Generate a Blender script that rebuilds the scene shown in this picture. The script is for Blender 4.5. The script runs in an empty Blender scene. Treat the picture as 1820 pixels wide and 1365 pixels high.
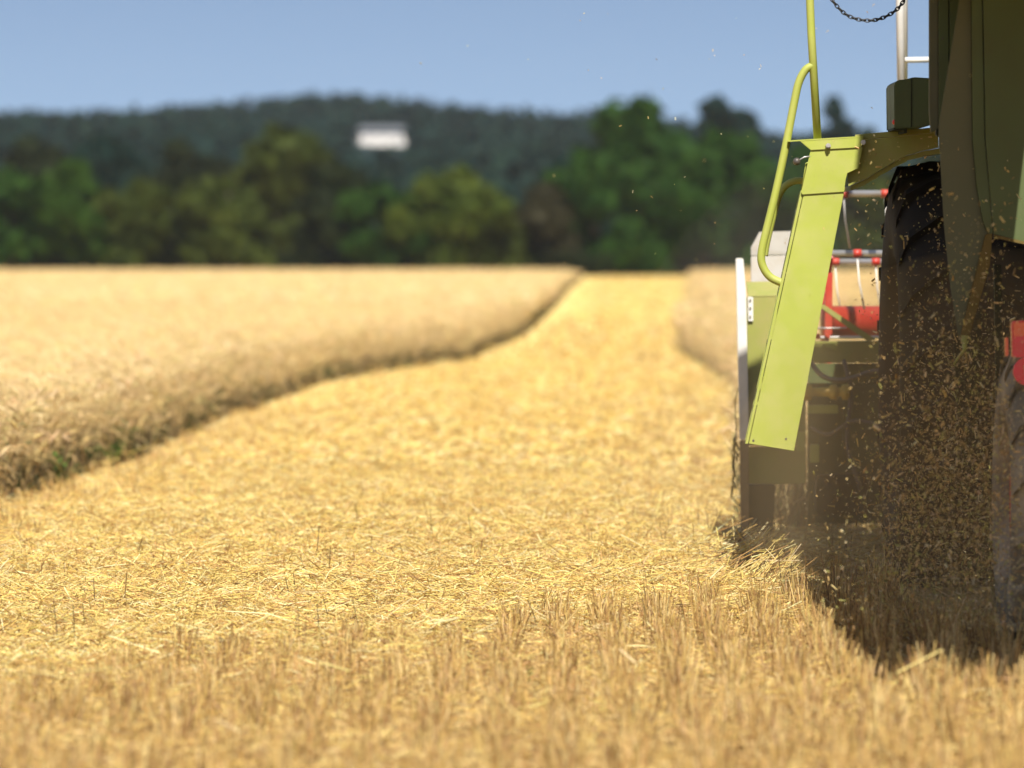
import bpy, bmesh, math, random
import numpy as np
from mathutils import Vector, Matrix, Euler

# ------------------------------------------------------------------ camera, sky, sun, exposure
scene = bpy.context.scene
COL = scene.collection
FPX = 10111.0            # focal length in photograph pixels (200 mm on 36 mm)
CAM_H = 1.26
HOR = 455.0
PITCH = math.atan((682.5 - HOR) / FPX)
cam_d = bpy.data.cameras.new("camera")
cam = bpy.data.objects.new("camera", cam_d)
COL.objects.link(cam)
cam.location = (0, 0, CAM_H)
cam.rotation_euler = (math.radians(90) - PITCH, 0, 0)
cam_d.sensor_width = 36
cam_d.lens = 200
cam_d.clip_start = 0.5
cam_d.clip_end = 6000
cam_d.dof.use_dof = True
cam_d.dof.focus_distance = 20.6
cam_d.dof.aperture_fstop = 3.6
cam_d.dof.aperture_blades = 0
scene.camera = cam

SUN_EL, SUN_AZ = math.radians(52), math.radians(8)      # behind the camera, a little to its right
world = bpy.data.worlds.new("World")
scene.world = world
world.use_nodes = True
nt = world.node_tree
bg = nt.nodes["Background"]
sky = nt.nodes.new("ShaderNodeTexSky")
sky.sky_type = 'NISHITA'
sky.sun_disc = False
sky.sun_elevation = SUN_EL
sky.sun_rotation = math.radians(180) - SUN_AZ
sky.altitude = 300
sky.air_density = 1.0
sky.dust_density = 2.2
sky.ozone_density = 0.5
tc = nt.nodes.new("ShaderNodeTexCoord")
mp = nt.nodes.new("ShaderNodeMapping")
mp.inputs["Location"].default_value = (0, 0, 0.15)     # look a little higher into the sky model: a deep clear summer blue
mp.inputs["Scale"].default_value = (1, 1, 3.0)
nt.links.new(tc.outputs["Generated"], mp.inputs["Vector"])
nt.links.new(mp.outputs["Vector"], sky.inputs["Vector"])
nt.links.new(sky.outputs["Color"], bg.inputs["Color"])
bg.inputs["Strength"].default_value = 0.07

sd = bpy.data.lights.new("sun", 'SUN')
sd.energy = 4.4
sd.angle = math.radians(0.5)
sd.color = (1.0, 0.95, 0.865)
sun = bpy.data.objects.new("sun", sd)
COL.objects.link(sun)
Ldir = Vector((-math.sin(SUN_AZ) * math.cos(SUN_EL), math.cos(SUN_AZ) * math.cos(SUN_EL), -math.sin(SUN_EL)))
sun.rotation_euler = Ldir.to_track_quat('-Z', 'Y').to_euler()
sun.location = (3, -10, 30)

vs = scene.view_settings
vs.view_transform = 'Standard'
vs.look = 'None'
vs.exposure = 1.0
vs.gamma = 1
vs.use_curve_mapping = False
scene.cycles.max_bounces = 8
scene.cycles.volume_bounces = 1
scene.cycles.caustics_reflective = False
scene.cycles.caustics_refractive = False

rng = np.random.default_rng(7)
random.seed(7)

# ------------------------------------------------------------------ projection helpers
cp, sp = math.cos(PITCH), math.sin(PITCH)


def ray(px, py):
    u = 682.5 - py
    return Vector((px - 910.0, FPX * cp + u * sp, -FPX * sp + u * cp))


def P(px, py, d):
    r = ray(px, py)
    return Vector((0, 0, CAM_H)) + r * (d / r.y)


def G(px, py):
    r = ray(px, py)
    return Vector((0, 0, CAM_H)) + r * (-CAM_H / r.z)


# ------------------------------------------------------------------ materials
def material(name):
    m = bpy.data.materials.new(name)
    m.use_nodes = True
    return m, m.node_tree, m.node_tree.nodes["Principled BSDF"]


def N(t, kind, **kw):
    n = t.nodes.new(kind)
    for k, v in kw.items():
        if k in n.inputs:
            n.inputs[k].default_value = v
        else:
            setattr(n, k, v)
    return n


def ramp(t, fac, stops):
    r = t.nodes.new("ShaderNodeValToRGB")
    while len(r.color_ramp.elements) < len(stops):
        r.color_ramp.elements.new(0.5)
    for e, (p, c) in zip(r.color_ramp.elements, stops):
        e.position = p
        e.color = (*c, 1)
    t.links.new(fac, r.inputs["Fac"])
    return r.outputs["Color"]


def mix(t, fac, a, b, mode='MIX'):
    m = t.nodes.new("ShaderNodeMix")
    m.data_type = 'RGBA'
    m.blend_type = mode
    for sock, v in ((m.inputs[0], fac), (m.inputs[6], a), (m.inputs[7], b)):
        if hasattr(v, "links"):
            t.links.new(v, sock)
        elif isinstance(v, (int, float)):
            sock.default_value = v
        else:
            sock.default_value = (*v, 1)
    return m.outputs[2]


def paint(name, col, rough=0.42, dirt=(0.30, 0.23, 0.12), dirt_amt=0.35, scale=9.0, metallic=0.0, chips=None, bump=0.02, spec=0.5):
    """Painted metal with dust films, small specks and faint unevenness."""
    m, t, b = material(name)
    co = t.nodes.new("ShaderNodeTexCoord").outputs["Object"]
    n1 = N(t, "ShaderNodeTexNoise", Scale=scale, Detail=8.0, Roughness=0.65)
    n2 = N(t, "ShaderNodeTexNoise", Scale=scale * 11, Detail=4.0, Roughness=0.7)
    n3 = N(t, "ShaderNodeTexNoise", Scale=scale * 0.35, Detail=3.0)
    for n in (n1, n2, n3):
        t.links.new(co, n.inputs["Vector"])
    f1 = ramp(t, n1.outputs["Fac"], [(0.42, (0, 0, 0)), (0.72, (1, 1, 1))])
    f2 = ramp(t, n2.outputs["Fac"], [(0.60, (0, 0, 0)), (0.72, (1, 1, 1))])
    dark = tuple(c * 0.82 for c in col)
    light = tuple(min(1, c * 1.1) for c in col)
    base = mix(t, n3.outputs["Fac"], dark, light)
    mul = t.nodes.new("ShaderNodeMath"); mul.operation = 'MULTIPLY'; mul.inputs[1].default_value = dirt_amt
    t.links.new(f1, mul.inputs[0])
    c = mix(t, mul.outputs[0], base, dirt)
    mul2 = t.nodes.new("ShaderNodeMath"); mul2.operation = 'MULTIPLY'; mul2.inputs[1].default_value = dirt_amt * 0.9
    t.links.new(f2, mul2.inputs[0])
    c = mix(t, mul2.outputs[0], c, chips or dirt)
    t.links.new(c, b.inputs["Base Color"])
    b.inputs["Metallic"].default_value = metallic
    b.inputs["Specular IOR Level"].default_value = spec
    rr = t.nodes.new("ShaderNodeMapRange")
    rr.inputs["To Min"].default_value = rough
    rr.inputs["To Max"].default_value = min(1, rough + 0.3)
    t.links.new(f1, rr.inputs["Value"])
    t.links.new(rr.outputs["Result"], b.inputs["Roughness"])
    bp = N(t, "ShaderNodeBump", Strength=0.25, Distance=bump)
    t.links.new(n3.outputs["Fac"], bp.inputs["Height"])
    t.links.new(bp.outputs["Normal"], b.inputs["Normal"])
    return m


def straw_mat(name, rough=0.5, trans=0.25):
    """Dry plant matter: colour stored per stalk, a little light passes through."""
    m, t, b = material(name)
    a = t.nodes.new("ShaderNodeAttribute"); a.attribute_name = "tint"
    b.inputs["Roughness"].default_value = rough
    b.inputs["Specular IOR Level"].default_value = 0.35
    t.links.new(a.outputs["Color"], b.inputs["Base Color"])
    tr = t.nodes.new("ShaderNodeBsdfTranslucent")
    t.links.new(a.outputs["Color"], tr.inputs["Color"])
    mx = t.nodes.new("ShaderNodeMixShader"); mx.inputs[0].default_value = trans
    out = t.nodes["Material Output"]
    t.links.new(b.outputs[0], mx.inputs[1]); t.links.new(tr.outputs[0], mx.inputs[2])
    t.links.new(mx.outputs[0], out.inputs["Surface"])
    return m


def leaf_mat(name, c1, c2, c3, k=0.62, s1=0.55):
    c1, c2, c3 = [tuple(v * k for v in c) for c in (c1, c2, c3)]
    m, t, b = material(name)
    co = t.nodes.new("ShaderNodeTexCoord").outputs["Object"]
    n1 = N(t, "ShaderNodeTexNoise", Scale=s1, Detail=3.0)
    n2 = N(t, "ShaderNodeTexNoise", Scale=4.0, Detail=3.0)
    t.links.new(co, n1.inputs["Vector"]); t.links.new(co, n2.inputs["Vector"])
    a = ramp(t, n1.outputs["Fac"], [(0.35, c1), (0.52, c2), (0.68, c3)])
    c = mix(t, n2.outputs["Fac"], a, c2)
    t.links.new(c, b.inputs["Base Color"])
    b.inputs["Roughness"].default_value = 0.6
    b.inputs["Specular IOR Level"].default_value = 0.05
    tr = t.nodes.new("ShaderNodeBsdfTranslucent")
    t.links.new(c, tr.inputs["Color"])
    mx = t.nodes.new("ShaderNodeMixShader"); mx.inputs[0].default_value = 0.18
    t.links.new(b.outputs[0], mx.inputs[1]); t.links.new(tr.outputs[0], mx.inputs[2])
    t.links.new(mx.outputs[0], t.nodes["Material Output"].inputs["Surface"])
    return m


def ground_material():
    m, t, b = material("stubble_soil")
    co = t.nodes.new("ShaderNodeTexCoord").outputs["Object"]
    mpn = N(t, "ShaderNodeMapping"); mpn.inputs["Scale"].default_value = (1, 0.16, 1)
    t.links.new(co, mpn.inputs["Vector"])
    n1 = N(t, "ShaderNodeTexNoise", Scale=1.6, Detail=6.0, Roughness=0.6)
    n2 = N(t, "ShaderNodeTexNoise", Scale=38.0, Detail=5.0, Roughness=0.7)
    n3 = N(t, "ShaderNodeTexNoise", Scale=9.0, Detail=4.0, Roughness=0.6)
    t.links.new(mpn.outputs[0], n1.inputs["Vector"]); t.links.new(co, n2.inputs["Vector"]); t.links.new(co, n3.inputs["Vector"])
    straw = ramp(t, n1.outputs["Fac"], [(0.3, (0.66, 0.46, 0.14)), (0.5, (0.79, 0.58, 0.18)), (0.7, (0.86, 0.67, 0.24))])
    soil = ramp(t, n2.outputs["Fac"], [(0.3, (0.20, 0.115, 0.045)), (0.52, (0.40, 0.25, 0.10)), (0.68, (0.62, 0.45, 0.19))])
    sep = t.nodes.new("ShaderNodeSeparateXYZ"); t.links.new(co, sep.inputs[0])
    far = t.nodes.new("ShaderNodeMapRange")
    far.inputs["From Min"].default_value = 17; far.inputs["From Max"].default_value = 55
    t.links.new(sep.outputs["Y"], far.inputs["Value"])
    c = mix(t, far.outputs["Result"], soil, straw)
    c = mix(t, 0.35, c, ramp(t, n3.outputs["Fac"], [(0.35, (0.42, 0.27, 0.09)), (0.65, (0.72, 0.52, 0.19))]))
    t.links.new(c, b.inputs["Base Color"])
    b.inputs["Roughness"].default_value = 0.95
    bp = N(t, "ShaderNodeBump", Strength=0.8, Distance=0.03)
    t.links.new(n2.outputs["Fac"], bp.inputs["Height"])
    t.links.new(bp.outputs["Normal"], b.inputs["Normal"])
    return m


LIME = paint("lime_paint", (0.335, 0.375, 0.062), 0.42, dirt_amt=0.30, dirt=(0.42, 0.36, 0.16), chips=(0.22, 0.2, 0.07))
LIME_DUSTY = paint("dusty_lime_paint", (0.27, 0.28, 0.055), 0.55, dirt_amt=0.5, dirt=(0.36, 0.27, 0.12))
GREEN_SHADED = paint("shaded_green_paint", (0.078, 0.105, 0.036), 0.5, dirt_amt=0.45, dirt=(0.095, 0.092, 0.055), scale=6, spec=0.3)  # body green darkened in the colour to stand in for shade
FLAP = paint("dusty_shaded_flap", (0.115, 0.120, 0.070), 0.75, dirt_amt=0.6, dirt=(0.15, 0.135, 0.085), scale=5, spec=0.2)  # dusty tone, base lowered to stand in for shade under the overhang
WHITE = paint("white_enamel", (0.74, 0.73, 0.70), 0.4, dirt_amt=0.35, dirt=(0.50, 0.43, 0.32))
WHITE_WORN = paint("worn_white_enamel", (0.50, 0.48, 0.45), 0.5, dirt_amt=0.6, dirt=(0.40, 0.34, 0.26), scale=12)
DRY = paint("dry_ear", (0.42, 0.33, 0.12), 0.7, dirt_amt=0.4, spec=0.2)
STEEL = paint("worn_steel", (0.52, 0.51, 0.50), 0.3, metallic=0.6, dirt_amt=0.4)
WIRE = paint("bright_tine", (0.80, 0.78, 0.74), 0.35, dirt_amt=0.2)
RED = paint("red_paint", (0.46, 0.028, 0.018), 0.3, dirt_amt=0.25, dirt=(0.45, 0.2, 0.1))
RUBBER = paint("tyre_rubber", (0.022, 0.020, 0.018), 0.75, dirt_amt=0.45, dirt=(0.055, 0.040, 0.024), scale=7, spec=0.15)
RUBBER_DUSTY = paint("dusty_tyre_rubber", (0.21, 0.18, 0.125), 0.9, dirt_amt=1.0, dirt=(0.48, 0.40, 0.27), scale=5, spec=0.1)
DARK = paint("dark_underframe", (0.026, 0.031, 0.016), 0.7, dirt_amt=0.5, dirt=(0.065, 0.055, 0.028), spec=0.2)
OCHRE = paint("ochre_edge", (0.13, 0.088, 0.018), 0.6, dirt_amt=0.5, dirt=(0.10, 0.08, 0.03), spec=0.3)
MUDDY_SHADED = paint("muddy_shaded_steel", (0.26, 0.19, 0.11), 0.8, dirt_amt=0.6, dirt=(0.16, 0.11, 0.06), spec=0.2)  # dirt brown that also paints in the shade on the lower post
CHAIN = paint("chain_steel", (0.045, 0.05, 0.06), 0.4, metallic=0.5, dirt_amt=0.3, dirt=(0.1, 0.1, 0.1))
KNOB = paint("black_knob", (0.05, 0.045, 0.045), 0.35, dirt_amt=0.5)
YELLOW = paint("yellow_roller_paint", (0.62, 0.42, 0.05), 0.4, dirt_amt=0.4)
GLASS_DARK = paint("cab_glass", (0.03, 0.04, 0.045), 0.08, dirt_amt=0.1)
ORANGE_LENS = paint("amber_lens", (0.75, 0.13, 0.03), 0.2, dirt_amt=0.15)
RED_LENS = paint("red_lens", (0.68, 0.02, 0.025), 0.18, dirt_amt=0.15)
PLASTER = paint("white_plaster", (0.74, 0.71, 0.69), 0.8, dirt_amt=0.15, scale=0.8)
ROOFING = paint("grey_roofing", (0.10, 0.115, 0.14), 0.6, dirt_amt=0.2, scale=0.8)
WINDOW = paint("window_glass", (0.16, 0.18, 0.22), 0.1, dirt_amt=0.05)
BARK = paint("bark", (0.09, 0.07, 0.05), 0.9, dirt_amt=0.5, dirt=(0.05, 0.045, 0.03), scale=2)
STRAW = straw_mat("straw", 0.36, 0.2)
CROP = straw_mat("ripe_crop", 0.55, 0.25)
CHAFF = straw_mat("chaff", 0.6, 0.3)
GROUND = ground_material()
LEAVES = {
    'bright': leaf_mat("leaf_bright", (0.020, 0.056, 0.006), (0.036, 0.084, 0.009), (0.060, 0.118, 0.013)),
    'green': leaf_mat("leaf_green", (0.015, 0.048, 0.008), (0.026, 0.072, 0.009), (0.044, 0.100, 0.012)),
    'olive': leaf_mat("leaf_olive", (0.028, 0.044, 0.008), (0.050, 0.070, 0.010), (0.080, 0.098, 0.014)),
    'yellow': leaf_mat("leaf_yellow", (0.030, 0.058, 0.007), (0.058, 0.086, 0.009), (0.100, 0.118, 0.013)),
    'dark': leaf_mat("leaf_dark", (0.009, 0.015, 0.005), (0.015, 0.024, 0.007), (0.026, 0.038, 0.010)),
    'brown': leaf_mat("leaf_brown", (0.028, 0.027, 0.013), (0.046, 0.043, 0.020), (0.068, 0.062, 0.027)),
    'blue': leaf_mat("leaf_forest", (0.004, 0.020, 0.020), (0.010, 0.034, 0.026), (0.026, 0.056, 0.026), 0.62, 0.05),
}


# ------------------------------------------------------------------ object helpers
def tag(o, label=None, cat=None, group=None, kind=None):
    if label: o['label'] = label
    if cat: o['category'] = cat
    if group: o['group'] = group
    if kind: o['kind'] = kind
    return o


def empty(name, loc):
    o = bpy.data.objects.new(name, None)
    COL.objects.link(o)
    o.location = loc
    return o


def root_loc(o):
    v = Vector((0, 0, 0))
    while o is not None:
        v += Vector(o.location)
        o = o.parent
    return v


def link_mesh(name, me, mat, parent=None):
    o = bpy.data.objects.new(name, me)
    me.materials.append(mat)
    COL.objects.link(o)
    if parent is not None:
        o.parent = parent
    return o


def np_mesh(name, V, quads, mat, tint=None, parent=None, smooth=False):
    """Mesh from arrays; quads is (n,4) (or (n,3))."""
    me = bpy.data.meshes.new(name)
    V = np.asarray(V, dtype=np.float32)
    if parent is not None:
        V = V - np.array(root_loc(parent), dtype=np.float32)
    lists = quads if isinstance(quads, list) else [quads]
    lists = [np.asarray(q, dtype=np.int32) for q in lists if len(q)]
    nl = sum(q.size for q in lists); npoly = sum(len(q) for q in lists)
    me.vertices.add(len(V)); me.vertices.foreach_set("co", V.ravel())
    me.loops.add(nl); me.polygons.add(npoly)
    me.loops.foreach_set("vertex_index", np.concatenate([q.ravel() for q in lists]))
    starts, s = [], 0
    for q in lists:
        k = q.shape[1]
        starts.append(s + np.arange(len(q), dtype=np.int32) * k)
        s += q.size
    me.polygons.foreach_set("loop_start", np.concatenate(starts).astype(np.int32))
    if smooth:
        me.polygons.foreach_set("use_smooth", np.ones(npoly, dtype=bool))
    if tint is not None:
        a = me.attributes.new("tint", 'FLOAT_COLOR', 'POINT')
        c = np.ones((len(V), 4), dtype=np.float32); c[:, :3] = tint
        a.data.foreach_set("color", c.ravel())
    me.update(calc_edges=True)
    return link_mesh(name, me, mat, parent)


class MB:
    """Collects shapes (world coordinates) into one bmesh, then links it as one object."""
    def __init__(self):
        self.bm = bmesh.new()

    def box(self, lo, hi, bevel=0.0):
        lo, hi = Vector(lo), Vector(hi)
        b2 = bmesh.new()
        bmesh.ops.create_cube(b2, size=1)
        c, s = (lo + hi) / 2, hi - lo
        for v in b2.verts:
            v.co = Vector((v.co.x * s.x, v.co.y * s.y, v.co.z * s.z)) + c
        if bevel:
            bmesh.ops.bevel(b2, geom=b2.edges[:], offset=bevel, segments=2, affect='EDGES')
        self._add(b2)
        return self

    def prism(self, front, off, bevel=0.0):
        """Polygon (list of points) extruded by vector off."""
        b2 = bmesh.new()
        vs = [b2.verts.new(p) for p in front]
        f = b2.faces.new(vs)
        r = bmesh.ops.extrude_face_region(b2, geom=[f])
        for e in r['geom']:
            if isinstance(e, bmesh.types.BMVert):
                e.co += Vector(off)
        bmesh.ops.recalc_face_normals(b2, faces=b2.faces[:])
        if bevel:
            bmesh.ops.bevel(b2, geom=b2.edges[:], offset=bevel, segments=2, affect='EDGES')
        self._add(b2)
        return self

    def tube(self, pts, r, sides=12, smooth_path=0, caps=True):
        pts = [Vector(p) for p in pts]
        if smooth_path:
            out = []
            for i in range(len(pts) - 1):
                p0 = pts[max(i - 1, 0)]; p1 = pts[i]; p2 = pts[i + 1]; p3 = pts[min(i + 2, len(pts) - 1)]
                for k in range(smooth_path):
                    u = k / smooth_path
                    out.append(0.5 * ((2 * p1) + (p2 - p0) * u + (2 * p0 - 5 * p1 + 4 * p2 - p3) * u * u + (3 * p1 - p0 - 3 * p2 + p3) * u ** 3))
            out.append(pts[-1]); pts = out
        rings = []
        ref = None
        for i, p in enumerate(pts):
            tan = (pts[min(i + 1, len(pts) - 1)] - pts[max(i - 1, 0)]).normalized()
            if ref is None:
                ref = tan.orthogonal().normalized()
            else:
                ref = (ref - tan * ref.dot(tan)).normalized()
            bi = tan.cross(ref)
            rad = r[i] if isinstance(r, (list, tuple)) else r
            rings.append([self.bm.verts.new(p + (ref * math.cos(2 * math.pi * k / sides) + bi * math.sin(2 * math.pi * k / sides)) * rad) for k in range(sides)])
        for a, b in zip(rings, rings[1:]):
            for k in range(sides):
                f = self.bm.faces.new((a[k], a[(k + 1) % sides], b[(k + 1) % sides], b[k])); f.smooth = True
        if caps:
            self.bm.faces.new(list(reversed(rings[0]))); self.bm.faces.new(rings[-1])
        return self

    def lathe_x(self, center, prof, seg=48):
        """Revolve (x offset, radius) profile about the X axis through center."""
        c = Vector(center)
        rings = []
        for (dx, rad) in prof:
            rings.append([self.bm.verts.new(c + Vector((dx, rad * math.cos(2 * math.pi * k / seg), rad * math.sin(2 * math.pi * k / seg)))) for k in range(seg)])
        for a, b in zip(rings, rings[1:]):
            for k in range(seg):
                f = self.bm.faces.new((a[k], a[(k + 1) % seg], b[(k + 1) % seg], b[k])); f.smooth = True
        return self

    def ball(self, c, r, sub=2):
        b2 = bmesh.new()
        bmesh.ops.create_icosphere(b2, subdivisions=sub, radius=r)
        for v in b2.verts: v.co += Vector(c)
        for f in b2.faces: f.smooth = True
        self._add(b2)
        return self

    def _add(self, b2):
        me = bpy.data.meshes.new("tmp"); b2.to_mesh(me); b2.free()
        self.bm.from_mesh(me); bpy.data.meshes.remove(me)

    def build(self, name, mat, parent=None):
        off = root_loc(parent) if parent is not None else Vector((0, 0, 0))
        for v in self.bm.verts: v.co -= off
        bmesh.ops.recalc_face_normals(self.bm, faces=self.bm.faces[:])
        me = bpy.data.meshes.new(name); self.bm.to_mesh(me); self.bm.free()
        return link_mesh(name, me, mat, parent)


def poly(pts, d):
    """Pixel polygon -> world points; a point may carry its own depth."""
    return [P(q[0], q[1], q[2] if len(q) > 2 else d) for q in pts]


def plate(name, pts, d, thick, mat, parent, bevel=0.0):
    return MB().prism(poly(pts, d), (0, thick, 0), bevel).build(name, mat, parent)


# ------------------------------------------------------------------ many thin stalks at once
def prisms(base, tip, r0, r1, sides=3, bend=None):
    """Tapered sided prisms between base and tip (N,3); bend (N,3) moves the middle."""
    base = np.asarray(base, float); tip = np.asarray(tip, float)
    n = len(base)
    r0 = np.broadcast_to(np.asarray(r0, float), (n,)); r1 = np.broadcast_to(np.asarray(r1, float), (n,))
    t = tip - base
    t /= np.linalg.norm(t, axis=1, keepdims=True) + 1e-9
    ref = np.where(np.abs(t[:, 2:3]) < 0.9, np.array([[0, 0, 1.0]]), np.array([[1.0, 0, 0]]))
    u = np.cross(t, ref); u /= np.linalg.norm(u, axis=1, keepdims=True) + 1e-9
    v = np.cross(t, u)
    ph = rng.uniform(0, 6.28, n)
    cs = [(base, r0), (tip, r1)] if bend is None else [(base, r0), ((base + tip) / 2 + bend, (r0 + r1) / 2), (tip, r1)]
    rows = []
    for c, r in cs:
        for k in range(sides):
            a = ph + 2 * math.pi * k / sides
            rows.append(c + (u * np.cos(a)[:, None] + v * np.sin(a)[:, None]) * r[:, None])
    m = len(rows)
    V = np.stack(rows, axis=1).reshape(-1, 3)
    off = (np.arange(n) * m)[:, None]
    Q = []
    for s in range(len(cs) - 1):
        for k in range(sides):
            Q.append(off + np.array([[s * sides + k, s * sides + (k + 1) % sides, (s + 1) * sides + (k + 1) % sides, (s + 1) * sides + k]]))
    return V, np.concatenate(Q), m


class Bag:
    def __init__(self): self.V, self.Q, self.C, self.n = [], [], [], 0

    def add(self, V, Q, m, col):
        self.V.append(V); self.Q.append(Q + self.n); self.n += len(V)
        self.C.append(np.repeat(np.asarray(col, float), m, axis=0))

    def build(self, name, mat):
        return np_mesh(name, np.concatenate(self.V), np.concatenate(self.Q), mat, np.concatenate(self.C))


def tints(n, cols, jit=0.12):
    cols = np.array(cols, float)
    c = cols[rng.integers(0, len(cols), n)]
    return np.clip(c * (1 + rng.normal(0, jit, (n, 1))) * (1 + rng.normal(0, 0.03, (n, 3))), 0.01, 0.95)


def wob(x, y, s, seed=0):
    """Cheap smooth pseudo-noise in 0..1."""
    a = np.sin(x * s * 1.3 + seed) * np.cos(y * s * 1.1 - seed * 1.7) + 0.6 * np.sin(x * s * 2.9 + y * s * 2.3 + seed * 3.1) + 0.4 * np.cos(x * s * 5.3 - y * s * 4.1 + seed)
    return 0.5 + a / 4.0


# crop edges, as x over distance
EL = [G(*q) for q in ((-900, 1150), (-400, 1010), (0, 893), (200, 828), (400, 744), (570, 682), (700, 658), (830, 641), (930, 596), (985, 545), (1010, 515), (1040, 492))]
EL_d = np.array([p.y for p in EL]); EL_x = np.array([p.x for p in EL])
ER_d = np.array([25.9, 35, 52, 71, 121, 364]); ER_x = np.array([1.10, 1.46, 2.08, 2.12, 3.72, 11.4])
FIELD_END = 305.0


def left_edge(d): return np.interp(d, EL_d, EL_x) + 0.03 * np.sin(d * 1.1)
def right_edge(d): return np.interp(d, ER_d, ER_x)
def half_w(d): return 910.0 / FPX * d


# ------------------------------------------------------------------ ground and hill
g = MB()
xs = [-4000, -400, -60, -20, -8, -4, -2, 0, 2, 4, 8, 20, 60, 400, 4000]
ys = [-60, 5, 12, 14, 16, 18, 20, 22, 25, 30, 40, 60, 100, 180, 364, 700, 1600, 4500]
gv = [(x, y, 0.0) for y in ys for x in xs]
gq = [(j * len(xs) + i, j * len(xs) + i + 1, (j + 1) * len(xs) + i + 1, (j + 1) * len(xs) + i) for j in range(len(ys) - 1) for i in range(len(xs) - 1)]
g.bm.free()
ground = np_mesh("ground", gv, np.array(gq), GROUND)
tag(ground, "flat harvested field of pale soil under the golden stubble", "ground", kind="structure")

RIDGE = [(-900, 260), (-400, 235), (0, 208), (100, 195), (200, 189), (350, 182), (480, 178), (590, 166), (700, 178), (850, 186), (950, 200), (1080, 190), (1230, 215), (1400, 240), (1560, 262), (1820, 275), (2700, 300)]
RX = np.array([(q[0] - 910) / FPX * 1300 for q in RIDGE]); RZ = np.array([CAM_H + (HOR - q[1]) / FPX * 1300 for q in RIDGE])
TREE_TOP = 9.0


def hill_z(x, y):
    r = np.interp(x * 1300 / np.maximum(y, 1300 * 0.5) if False else x, RX, RZ) - TREE_TOP
    t = np.clip((y - 470) / (1300 - 470), 0, 1)
    t = t * t * (3 - 2 * t) * 0.55 + t * 0.45
    back = np.clip((y - 1330) / 500, 0, 1)
    return -0.6 + r * t * (1 - 0.7 * back) + 1.2 * np.sin(x * 0.05 + y * 0.013) * t


hx = np.linspace(-420, 420, 90); hy = np.linspace(460, 1850, 70)
HX, HY = np.meshgrid(hx, hy)
HZ = hill_z(HX, HY)
hv = np.stack([HX.ravel(), HY.ravel(), HZ.ravel()], 1)
ii, jj = np.meshgrid(np.arange(len(hx) - 1), np.arange(len(hy) - 1))
b0 = (jj * len(hx) + ii).ravel()
hq = np.stack([b0, b0 + 1, b0 + 1 + len(hx), b0 + len(hx)], 1)
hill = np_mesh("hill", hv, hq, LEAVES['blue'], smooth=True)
tag(hill, "low wooded hill closing the view behind the field", "hill", kind="structure")


# ------------------------------------------------------------------ foliage
def leaf_cloud(lobes, n, size, shell=0.55, squash=0.85):
    """Leaf-clump quads spread through lobes [(c, r)], denser towards their outsides."""
    lob = np.array([[*c, r] for c, r in lobes])
    w = lob[:, 3] ** 2; w /= w.sum()
    k = rng.choice(len(lob), n, p=w)
    dirs = rng.normal(size=(n, 3)); dirs /= np.linalg.norm(dirs, axis=1, keepdims=True)
    rad = lob[k, 3] * (shell + (1 - shell) * rng.uniform(0, 1, n) ** 0.6) * (1 + rng.normal(0, 0.10, n))
    c = lob[k, :3] + dirs * rad[:, None] * np.array([1, 1, squash])
    a = dirs + rng.normal(0, 0.7, (n, 3)); a /= np.linalg.norm(a, axis=1, keepdims=True)
    u = np.cross(a, rng.normal(size=(n, 3))); u /= np.linalg.norm(u, axis=1, keepdims=True)
    v = np.cross(a, u)
    s = size * rng.uniform(0.55, 1.3, n)[:, None]
    s2 = s * rng.uniform(0.5, 1.0, n)[:, None]
    V = np.stack([c - u * s, c - v * s2 * 0.8, c + u * s, c + v * s2], 1).reshape(-1, 3)
    return V, np.arange(4 * n).reshape(n, 4)


def crown_shape(style):
    """Unit-height tree (z 0..1, width about 1) as lobes."""
    L = []
    if style == 'round':
        L.append(((0, 0, 0.60), 0.26))
        for i in range(13):
            a = rng.uniform(0, 6.28); q = rng.uniform(0.1, 0.34)
            z = rng.uniform(0.22, 0.84)
            q *= 1.0 - max(0, z - 0.6) * 1.6
            L.append(((q * math.cos(a), q * math.sin(a), z), rng.uniform(0.10, 0.19)))
        L.append(((rng.uniform(-.1, .1), 0, 0.87), 0.12))
    elif style == 'tall':
        for z in np.linspace(0.18, 0.88, 9):
            wd = 0.30 * math.sin(math.pi * (0.15 + 0.8 * z)) + 0.03
            for q in range(2):
                a = rng.uniform(0, 6.28)
                L.append(((wd * 0.7 * math.cos(a), wd * 0.7 * math.sin(a), z + rng.uniform(-.03, .03)), wd * rng.uniform(0.5, 0.75)))
        L.append(((0, 0, 0.93), 0.07))
    else:                                   # bushy, foliage to the ground
        for i in range(16):
            a = rng.uniform(0, 6.28); q = rng.uniform(0.05, 0.38)
            z = rng.uniform(0.08, 0.78)
            L.append(((q * math.cos(a), q * math.sin(a), z), rng.uniform(0.11, 0.2)))
        L.append(((rng.uniform(-.15, .15), 0, 0.84), 0.13))
    return L


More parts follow.
